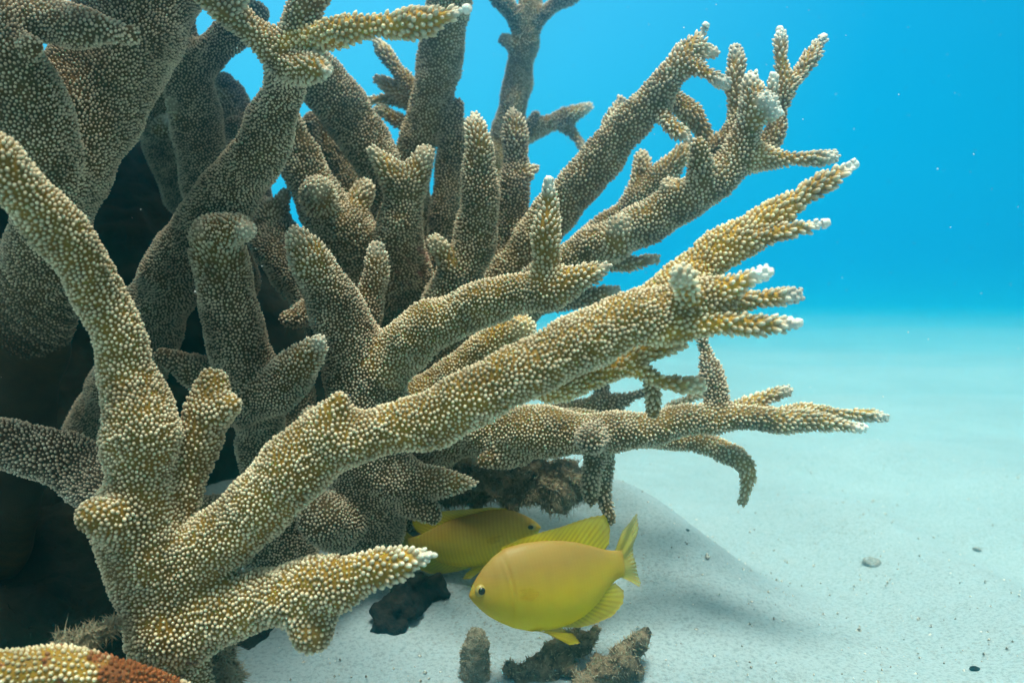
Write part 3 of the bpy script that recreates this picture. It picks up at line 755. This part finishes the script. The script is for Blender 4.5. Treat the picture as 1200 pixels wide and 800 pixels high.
def fin_material(name, c0, c1, trans):
    m, t, b = new_mat(name)
    a = t.nodes.new('ShaderNodeAttribute'); a.attribute_name = 'tint'; sp_ = t.nodes.new('ShaderNodeSeparateXYZ'); t.links.new(a.outputs['Vector'], sp_.inputs[0])
    n = tex_noise(t, 130, 3); r = ramp2(t, n.outputs[0], [(0.3, c0), (0.7, c1)])
    rr = ramp2(t, sp_.outputs[0], [(0.45, (1.0, 1.0, 1.0)), (1.0, (0.62, 0.55, 0.45))])
    cc = mixc(t, 1.0, r.outputs[0], rr.outputs[0], 'MULTIPLY'); t.links.new(cc, b.inputs['Base Color'])
    b.inputs['Roughness'].default_value = 0.5
    tl = t.nodes.new('ShaderNodeBsdfTranslucent'); t.links.new(cc, tl.inputs[0])
    tr = t.nodes.new('ShaderNodeBsdfTransparent'); tr.inputs[0].default_value = (1, 0.98, 0.82, 1)
    m1 = t.nodes.new('ShaderNodeMixShader'); m1.inputs[0].default_value = 0.5; t.links.new(b.outputs[0], m1.inputs[1]); t.links.new(tl.outputs[0], m1.inputs[2])
    # the membrane between the rays, and the fin's rim, let more light through
    f1 = t.nodes.new('ShaderNodeMapRange'); f1.inputs['To Min'].default_value = trans * .35; f1.inputs['To Max'].default_value = min(.97, trans * 1.7); t.links.new(sp_.outputs[1], f1.inputs['Value'])
    f2 = t.nodes.new('ShaderNodeMapRange'); f2.inputs['From Min'].default_value = .45; f2.inputs['To Min'].default_value = 1.0; f2.inputs['To Max'].default_value = .55 if trans < 1 else .9; t.links.new(sp_.outputs[0], f2.inputs['Value'])
    f3 = t.nodes.new('ShaderNodeMath'); f3.operation = 'MULTIPLY'; t.links.new(f1.outputs[0], f3.inputs[0]); t.links.new(f2.outputs[0], f3.inputs[1])
    m2 = t.nodes.new('ShaderNodeMixShader'); t.links.new(f3.outputs[0], m2.inputs[0]); t.links.new(m1.outputs[0], m2.inputs[1]); t.links.new(tr.outputs[0], m2.inputs[2])
    t.links.new(m2.outputs[0], t.nodes['Material Output'].inputs[0]); return m
M_PUPIL, t, b = new_mat('fish_pupil'); b.inputs['Base Color'].default_value = (0.006, 0.006, 0.008, 1); b.inputs['Roughness'].default_value = 0.12
M_IRIS, t, b = new_mat('fish_iris'); b.inputs['Base Color'].default_value = (0.36, 0.27, 0.06, 1); b.inputs['Roughness'].default_value = 0.35

PROF = [(0, .012, -.012, .010), (.02, .05, -.045, .030), (.05, .092, -.085, .046), (.10, .145, -.14, .066), (.17, .20, -.195, .088), (.25, .238, -.245, .104), (.36, .25, -.29, .115),
        (.5, .24, -.31, .112), (.62, .22, -.30, .098), (.72, .19, -.272, .078), (.82, .15, -.215, .054), (.90, .112, -.145, .036), (.96, .09, -.10, .027), (1.03, .082, -.084, .020)]
def prof(s):
    P = np.array(PROF); return [np.interp(s, P[:, 0], P[:, k]) for k in (1, 2, 3)]
def fish(name, label, place, m_body, m_fin, m_tail, SL, bend=0.0, deep=1.0):
    """place: 4x4 matrix; local -X is the nose direction, X towards the tail, Z up; origin at the middle of the body"""
    root = link(name, None); tag(root, label, 'fish', 'yellow fish beside the coral'); root.matrix_world = place
    def pos(s, v, w):      # s along, v up, w sideways, in body lengths
        x = (s - 0.45)
        return (x * SL, (w + bend * max(0, s - .3) ** 2) * SL, (v + .03) * deep * SL)
    ns, nr = 90, 36; V, Q = [], []
    for i in range(ns):
        u = i / (ns - 1); s = 1.03 * (u ** 1.35)
        tp, bt, wd = prof(s); c = (tp + bt) / 2; hh = (tp - bt) / 2
        for j in range(nr):
            a = 2 * math.pi * j / nr; ca, sa = math.cos(a), math.sin(a)
            gill = 0.205 + 0.035 * math.cos(sa * 1.5) - s                      # edge of the gill cover, then the lip line
            wk = 1 - 0.25 * abs(sa) ** 3
            if abs(sa) < 0.8: wk *= 1 + 0.05 * math.exp(-((gill - .008) / .010) ** 2) - 0.10 * math.exp(-((gill + .006) / .006) ** 2)
            if s < .05: wk *= 1 - 0.35 * math.exp(-((c + hh * sa + .018 + s * .5) / .006) ** 2)
            V.append(pos(s, c + hh * sa, wd * ca * wk))
    for i in range(ns - 1):
        for j in range(nr):
            a, b_ = i * nr + j, i * nr + (j + 1) % nr; Q.append((a, a + nr, b_ + nr, b_))
    n0 = len(V); V.append(pos(-.004, 0, 0)); V.append(pos(1.035, 0, 0))
    for j in range(nr):
        Q.append((j, (j + 1) % nr, n0, n0)); 
    Q = [q for q in Q if len(set(q)) == 4]
    me = bpy.data.meshes.new('body'); Fs = [tuple(q) for q in Q] + [((j + 1) % nr, n0, j) for j in range(nr)] + [((ns - 1) * nr + j, n0 + 1, (ns - 1) * nr + (j + 1) % nr) for j in range(nr)]
    me.from_pydata(V, [], Fs); me.materials.append(m_body)
    for p in me.polygons: p.use_smooth = True
    body = link('body', me, root)
    def fin(nm, inner, outer, m, wave=.006, side=0.0, thick=.006, rays=26, splay=0.0, parent=None):
        """inner/outer: matching polylines (s, v) ; a thin membrane with raised rays, thicker at its root"""
        I = np.array(inner, float); O = np.array(outer, float)
        def res(P, n):
            d = np.concatenate([[0], np.cumsum(np.linalg.norm(np.diff(P, axis=0), axis=1))]); d /= d[-1]
            q = np.linspace(0, 1, n); return np.stack([np.interp(q, d, P[:, k]) for k in (0, 1)], 1)
        n = rays * 2 + 1; I, O = res(I, n), res(O, n); k = 7
        V, Fs, RC = [], [], []
        for sd in (1, -1):
            for i in range(n):
                ray = 1.0 if i % 2 == 0 else 0.45
                for j in range(k):
                    u = j / (k - 1); p = I[i] + (O[i] - I[i]) * u
                    if j == k - 1: p = p + (I[i] - O[i]) * (0.03 if i % 2 else 0.0)
                    w = side + splay * u + wave * math.sin(i * .45 + u * 2.2) * u + sd * thick * (1 - .85 * u) * ray * .5
                    V.append(pos(p[0], p[1], w)); RC += [ray, u, 0.0, 1.0]
        for sd in (0, 1):
            o = sd * n * k
            for i in range(n - 1):
                for j in range(k - 1):
                    q = (o + i * k + j, o + (i + 1) * k + j, o + (i + 1) * k + j + 1, o + i * k + j + 1)
                    Fs.append(q if sd else q[::-1])
        N_ = n * k
        rim = [i * k + k - 1 for i in range(n)]
        for a, b_ in zip(rim[:-1], rim[1:]): Fs.append((a, b_, b_ + N_, a + N_))
        for i in (0, n - 1):
            for j in range(k - 1):
                a, b_ = i * k + j, i * k + j + 1; Fs.append((a, b_, b_ + N_, a + N_))
        me = bpy.data.meshes.new(nm); me.from_pydata(V, [], Fs); me.materials.append(m)
        ca_ = me.color_attributes.new('tint', 'FLOAT_COLOR', 'POINT'); ca_.data.foreach_set('color', RC)
        for p in me.polygons: p.use_smooth = True
        return link(nm, me, parent or root)
    up_ = lambda s, e_=-.02: (s, prof(s)[0] + e_)
    dn_ = lambda s, e_=.02: (s, prof(s)[1] + e_)
    fin('dorsal_fin', [up_(.22), up_(.36), up_(.5), up_(.62), up_(.72), up_(.82), up_(.90)],
        [(.23, .245), (.36, .280), (.5, .292), (.62, .302), (.74, .316), (.86, .328), (.945, .325), (.975, .235), (.95, .135)], m_fin, rays=22)
    fin('anal_fin', [dn_(.55), dn_(.65), dn_(.75), dn_(.84), dn_(.90)],
        [(.57, -.312), (.68, -.335), (.80, -.338), (.91, -.318), (1.0, -.25), (1.02, -.18), (.96, -.115)], m_fin, rays=15)
    fin('tail_fin', [(.98, .078), (.99, .04), (.995, 0), (.99, -.04), (.98, -.078)],
        [(1.06, .20), (1.14, .275), (1.185, .292), (1.17, .20), (1.125, .09), (1.11, .03), (1.125, -.06), (1.145, -.15), (1.125, -.175), (1.06, -.12)], m_tail, wave=.012, rays=26, thick=.009)
    for sgn in (1, -1):
        fin('pelvic_fin', [(.34, -.27), (.37, -.275), (.41, -.285)], [(.60, -.335), (.64, -.40), (.57, -.40)], m_fin, side=sgn * .035, splay=sgn * .05, rays=6, thick=.007)
        fin('pectoral_fin', [(.262, .0), (.265, -.02), (.268, -.045)], [(.35, .005), (.395, -.025), (.39, -.05), (.35, -.07)], PECT, side=sgn * .100, splay=sgn * .03, rays=7, thick=.005)
        # eye
        ey = (.062, .03); er = .037; wd = prof(ey[0])[2]
        def disc(nm, r, out, m, parent):
            V = []; Fs = []; n = 20; rings = 5
            for k in range(rings):
                q = (k / (rings - 1)) * math.pi / 2
                for j in range(n):
                    a = 2 * math.pi * j / n
                    V.append(pos(ey[0] + r * math.cos(q) * math.cos(a), ey[1] + r * math.cos(q) * math.sin(a), sgn * (wd * .78 + out * math.sin(q) )))
            for k in range(rings - 1):
                for j in range(n):
                    a, b_ = k * n + j, k * n + (j + 1) % n; f_ = (a, b_, b_ + n, a + n); Fs.append(f_ if sgn < 0 else f_[::-1])
            me = bpy.data.meshes.new(nm); me.from_pydata(V, [], Fs); me.materials.append(m)
            for p in me.polygons: p.use_smooth = True
            return link(nm, me, parent)
        ir = disc('eye', er, .026, M_IRIS, root); disc('pupil', er * .76, .034, M_PUPIL, ir)
    return root
def fish_place(nose, tail, flip, yaw, s_mid=0.45):
    """nose, tail: world places of snout and tail root; the fish's back points up"""
    a, b_ = Vector(nose), Vector(tail); X = (b_ - a).normalized()
    Z = Vector((0, 0, 1)); Y = Z.cross(X).normalized(); Z = X.cross(Y).normalized()
    Z = (Z + Y * yaw).normalized(); Y = Z.cross(X).normalized()
    o = a + (b_ - a) * s_mid
    return Matrix(((X.x, Y.x, Z.x, o.x), (X.y, Y.y, Z.y, o.y), (X.z, Y.z, Z.z, o.z), (0, 0, 0, 1))), (b_ - a).length
B1 = fish_material('yellow_fish_skin', (0.32, 0.19, 0.04), (0.54, 0.35, 0.012), (0.80, 0.58, 0.002), False)
B2 = fish_material('olive_fish_skin', (0.36, 0.22, 0.035), (0.56, 0.38, 0.02), (0.85, 0.64, 0.008), True)
FIN = fin_material('yellow_fin', (0.86, 0.68, 0.01), (0.95, 0.80, 0.02), 0.36)
TAIL = fin_material('clear_yellow_fin', (0.70, 0.60, 0.05), (0.85, 0.74, 0.12), 0.5)
PECT = fin_material('clear_side_fin', (0.88, 0.70, 0.08), (0.95, 0.80, 0.14), 2.6)
pl, SL = fish_place(at(551, 704, .475), at(727, 666, .505), False, 0.10)
fish('damselfish', 'bright yellow fish swimming head down to the left over the sand', pl, B1, FIN, TAIL, SL, bend=.03)
pl, SL = fish_place(at(634, 621, .585), at(484, 642, .60), False, -0.06)
fish('damselfish', 'olive brown fish facing right, half hidden behind the brighter yellow fish', pl, B2, FIN, TAIL, SL, deep=.72)

# ------------------------------------------------------------------ small things on the sand, drifting specks
M_PEB = rock_mat('pale_pebble', (0.26, 0.26, 0.24), (0.58, 0.57, 0.52), 300)
def pebble(px, py, r, label, sq=(1.3, 1, .6), seed=0.0, mat=M_PEB):
    p, d = on_sand(px, py); R = pr(r, d)
    import bmesh
    bm = bmesh.new(); bmesh.ops.create_icosphere(bm, subdivisions=3, radius=R)
    for v in bm.verts:
        v.co *= 1 + 0.28 * noise.noise(v.co / R * 1.1 + Vector((seed, 3, 1))); v.co = Vector((v.co.x * sq[0], v.co.y * sq[1], v.co.z * sq[2]))
    me = bpy.data.meshes.new('pebble'); bm.to_mesh(me); bm.free(); me.materials.append(mat)
    for q in me.polygons: q.use_smooth = True
    o = link('pebble', me); o.location = (p[0], p[1], float(sand_z(p[0], p[1])) + R * .2); o.rotation_euler.z = seed
    return tag(o, label, 'pebble', 'pebbles on the open sand')
pebble(1022, 663, 10, 'pale pebble lying alone on the bright open sand at right', seed=1.2)
pebble(1145, 645, 4, 'small grey pebble near the right edge of the open sand', seed=2.2)
pebble(1142, 787, 5, 'dark little stone at the lower right of the sand', seed=3.4, mat=M_BLACK)
pebble(805, 622, 3, 'tiny dark stone on the mound crest right of the fish tail', seed=4.4, mat=M_BLACK)

def specks(name, P, R, mat, label, cat):
    n = len(P); O = np.array([(1, 0, 0), (-1, 0, 0), (0, 1, 0), (0, -1, 0), (0, 0, 1), (0, 0, -1)], float)
    V = (P[:, None] + O[None] * R[:, None, None] * rng.uniform(.5, 1.3, (n, 6, 1))).reshape(-1, 3)
    T = np.array([(0, 2, 4), (2, 1, 4), (1, 3, 4), (3, 0, 4), (2, 0, 5), (1, 2, 5), (3, 1, 5), (0, 3, 5)])
    Fc = (T[None] + (np.arange(n) * 6)[:, None, None]).reshape(-1, 3)
    o = link(name, mesh_np(name, V, Fc, mat, smooth=False)); return tag(o, label, cat, None, 'stuff')
M_GRAIN, t, b = new_mat('shell_grit')
oi = tex_noise(t, 700, 1); r = ramp2(t, oi.outputs[0], [(0.38, (0.10, 0.085, 0.065)), (0.50, (0.42, 0.38, 0.32)), (0.62, (0.72, 0.70, 0.64))]); t.links.new(r.outputs[0], b.inputs['Base Color'])
b.inputs['Roughness'].default_value = 0.9
n = 9000
gy = 0.42 + rng.random(n) ** 1.6 * 1.5; gx = rng.uniform(-0.35, 0.75, n) * (0.5 + gy * .6)
dens = 0.5 + 0.5 * np.sin(gx * 17 + 2 * np.sin(gy * 9)) * np.sin(gy * 13 + gx * 5)
kk = rng.random(n) < 0.25 + 0.75 * dens; gx, gy = gx[kk], gy[kk]
gr = 0.0004 + 0.0010 * rng.random(len(gx)) ** 3 + 0.0018 * (rng.random(len(gx)) < 0.012) * rng.random(len(gx))
specks('sand_grit', np.stack([gx, gy, sand_z(gx, gy) + gr * .3], 1), gr, M_GRAIN, 'coarse grains and shell grit strewn over the sand', 'grit')
M_SNOW, t, b = new_mat('drifting_specks'); b.inputs['Base Color'].default_value = (0.8, 0.82, 0.8, 1)
n = 1100; d = rng.uniform(.35, 2.6, n); P = np.array([at(rng.uniform(-100, 1400), rng.uniform(-150, 520), q) for q in d]); P = P[P[:, 2] > 0.06]
specks('drifting_specks', P, rng.uniform(.00018, .0006, len(P)) * (0.6 + P[:, 1] * .5), M_SNOW, 'tiny pale specks drifting in the blue water', 'specks')

# algae tufts growing at the foot of the front coral
def tuft(label, chain_, n, ln, seed):
    rock_thing('algae_tuft', label, 'algae', [spline(chain(*chain_))], M_TURF, h=0.002, k=.003, lump=.001, scale=120, rough=.003, seed=seed, group='algae tufts at the foot of the front coral', fuzz=n, fl=ln, fr=.0004, droop=.6)
tuft('fuzzy yellow brown algae lying on the orange coral in the corner', ((70,752,.385,7),(100,748,.385,9),(130,735,.40,10)), 900, .003, 1.1)
tuft('fuzzy algae hanging below the short front branch beside the trunk', ((255,745,.43,9),(262,770,.435,12),(266,800,.44,13)), 1200, .0035, 2.7)

# ------------------------------------------------------------------ the water itself: one closed box of thin haze
hz = bpy.data.materials.new('water_haze'); hz.use_nodes = True; t = hz.node_tree; t.nodes.clear()
o_ = t.nodes.new('ShaderNodeOutputMaterial'); pv = t.nodes.new('ShaderNodeVolumePrincipled')
pv.inputs['Color'].default_value = (0.05, 0.60, 0.80, 1); pv.inputs['Absorption Color'].default_value = (0.0, 0.42, 0.85, 1); pv.inputs['Density'].default_value = 0.31; pv.inputs['Anisotropy'].default_value = 0.95
t.links.new(pv.outputs[0], o_.inputs['Volume'])
X0, X1, Y0, Y1, Z0, Z1 = -18, 18, -5, 18, -1.1, 1.02
V = [(x, y, z) for x in (X0, X1) for y in (Y0, Y1) for z in (Z0, Z1)]
me = bpy.data.meshes.new('haze'); me.from_pydata(V, [], [(0, 1, 3, 2), (4, 6, 7, 5), (0, 4, 5, 1), (2, 3, 7, 6), (0, 2, 6, 4), (1, 5, 7, 3)]); me.materials.append(hz)
tag(link('haze', me), 'thin blue haze of the sea water', 'haze', None, 'stuff')
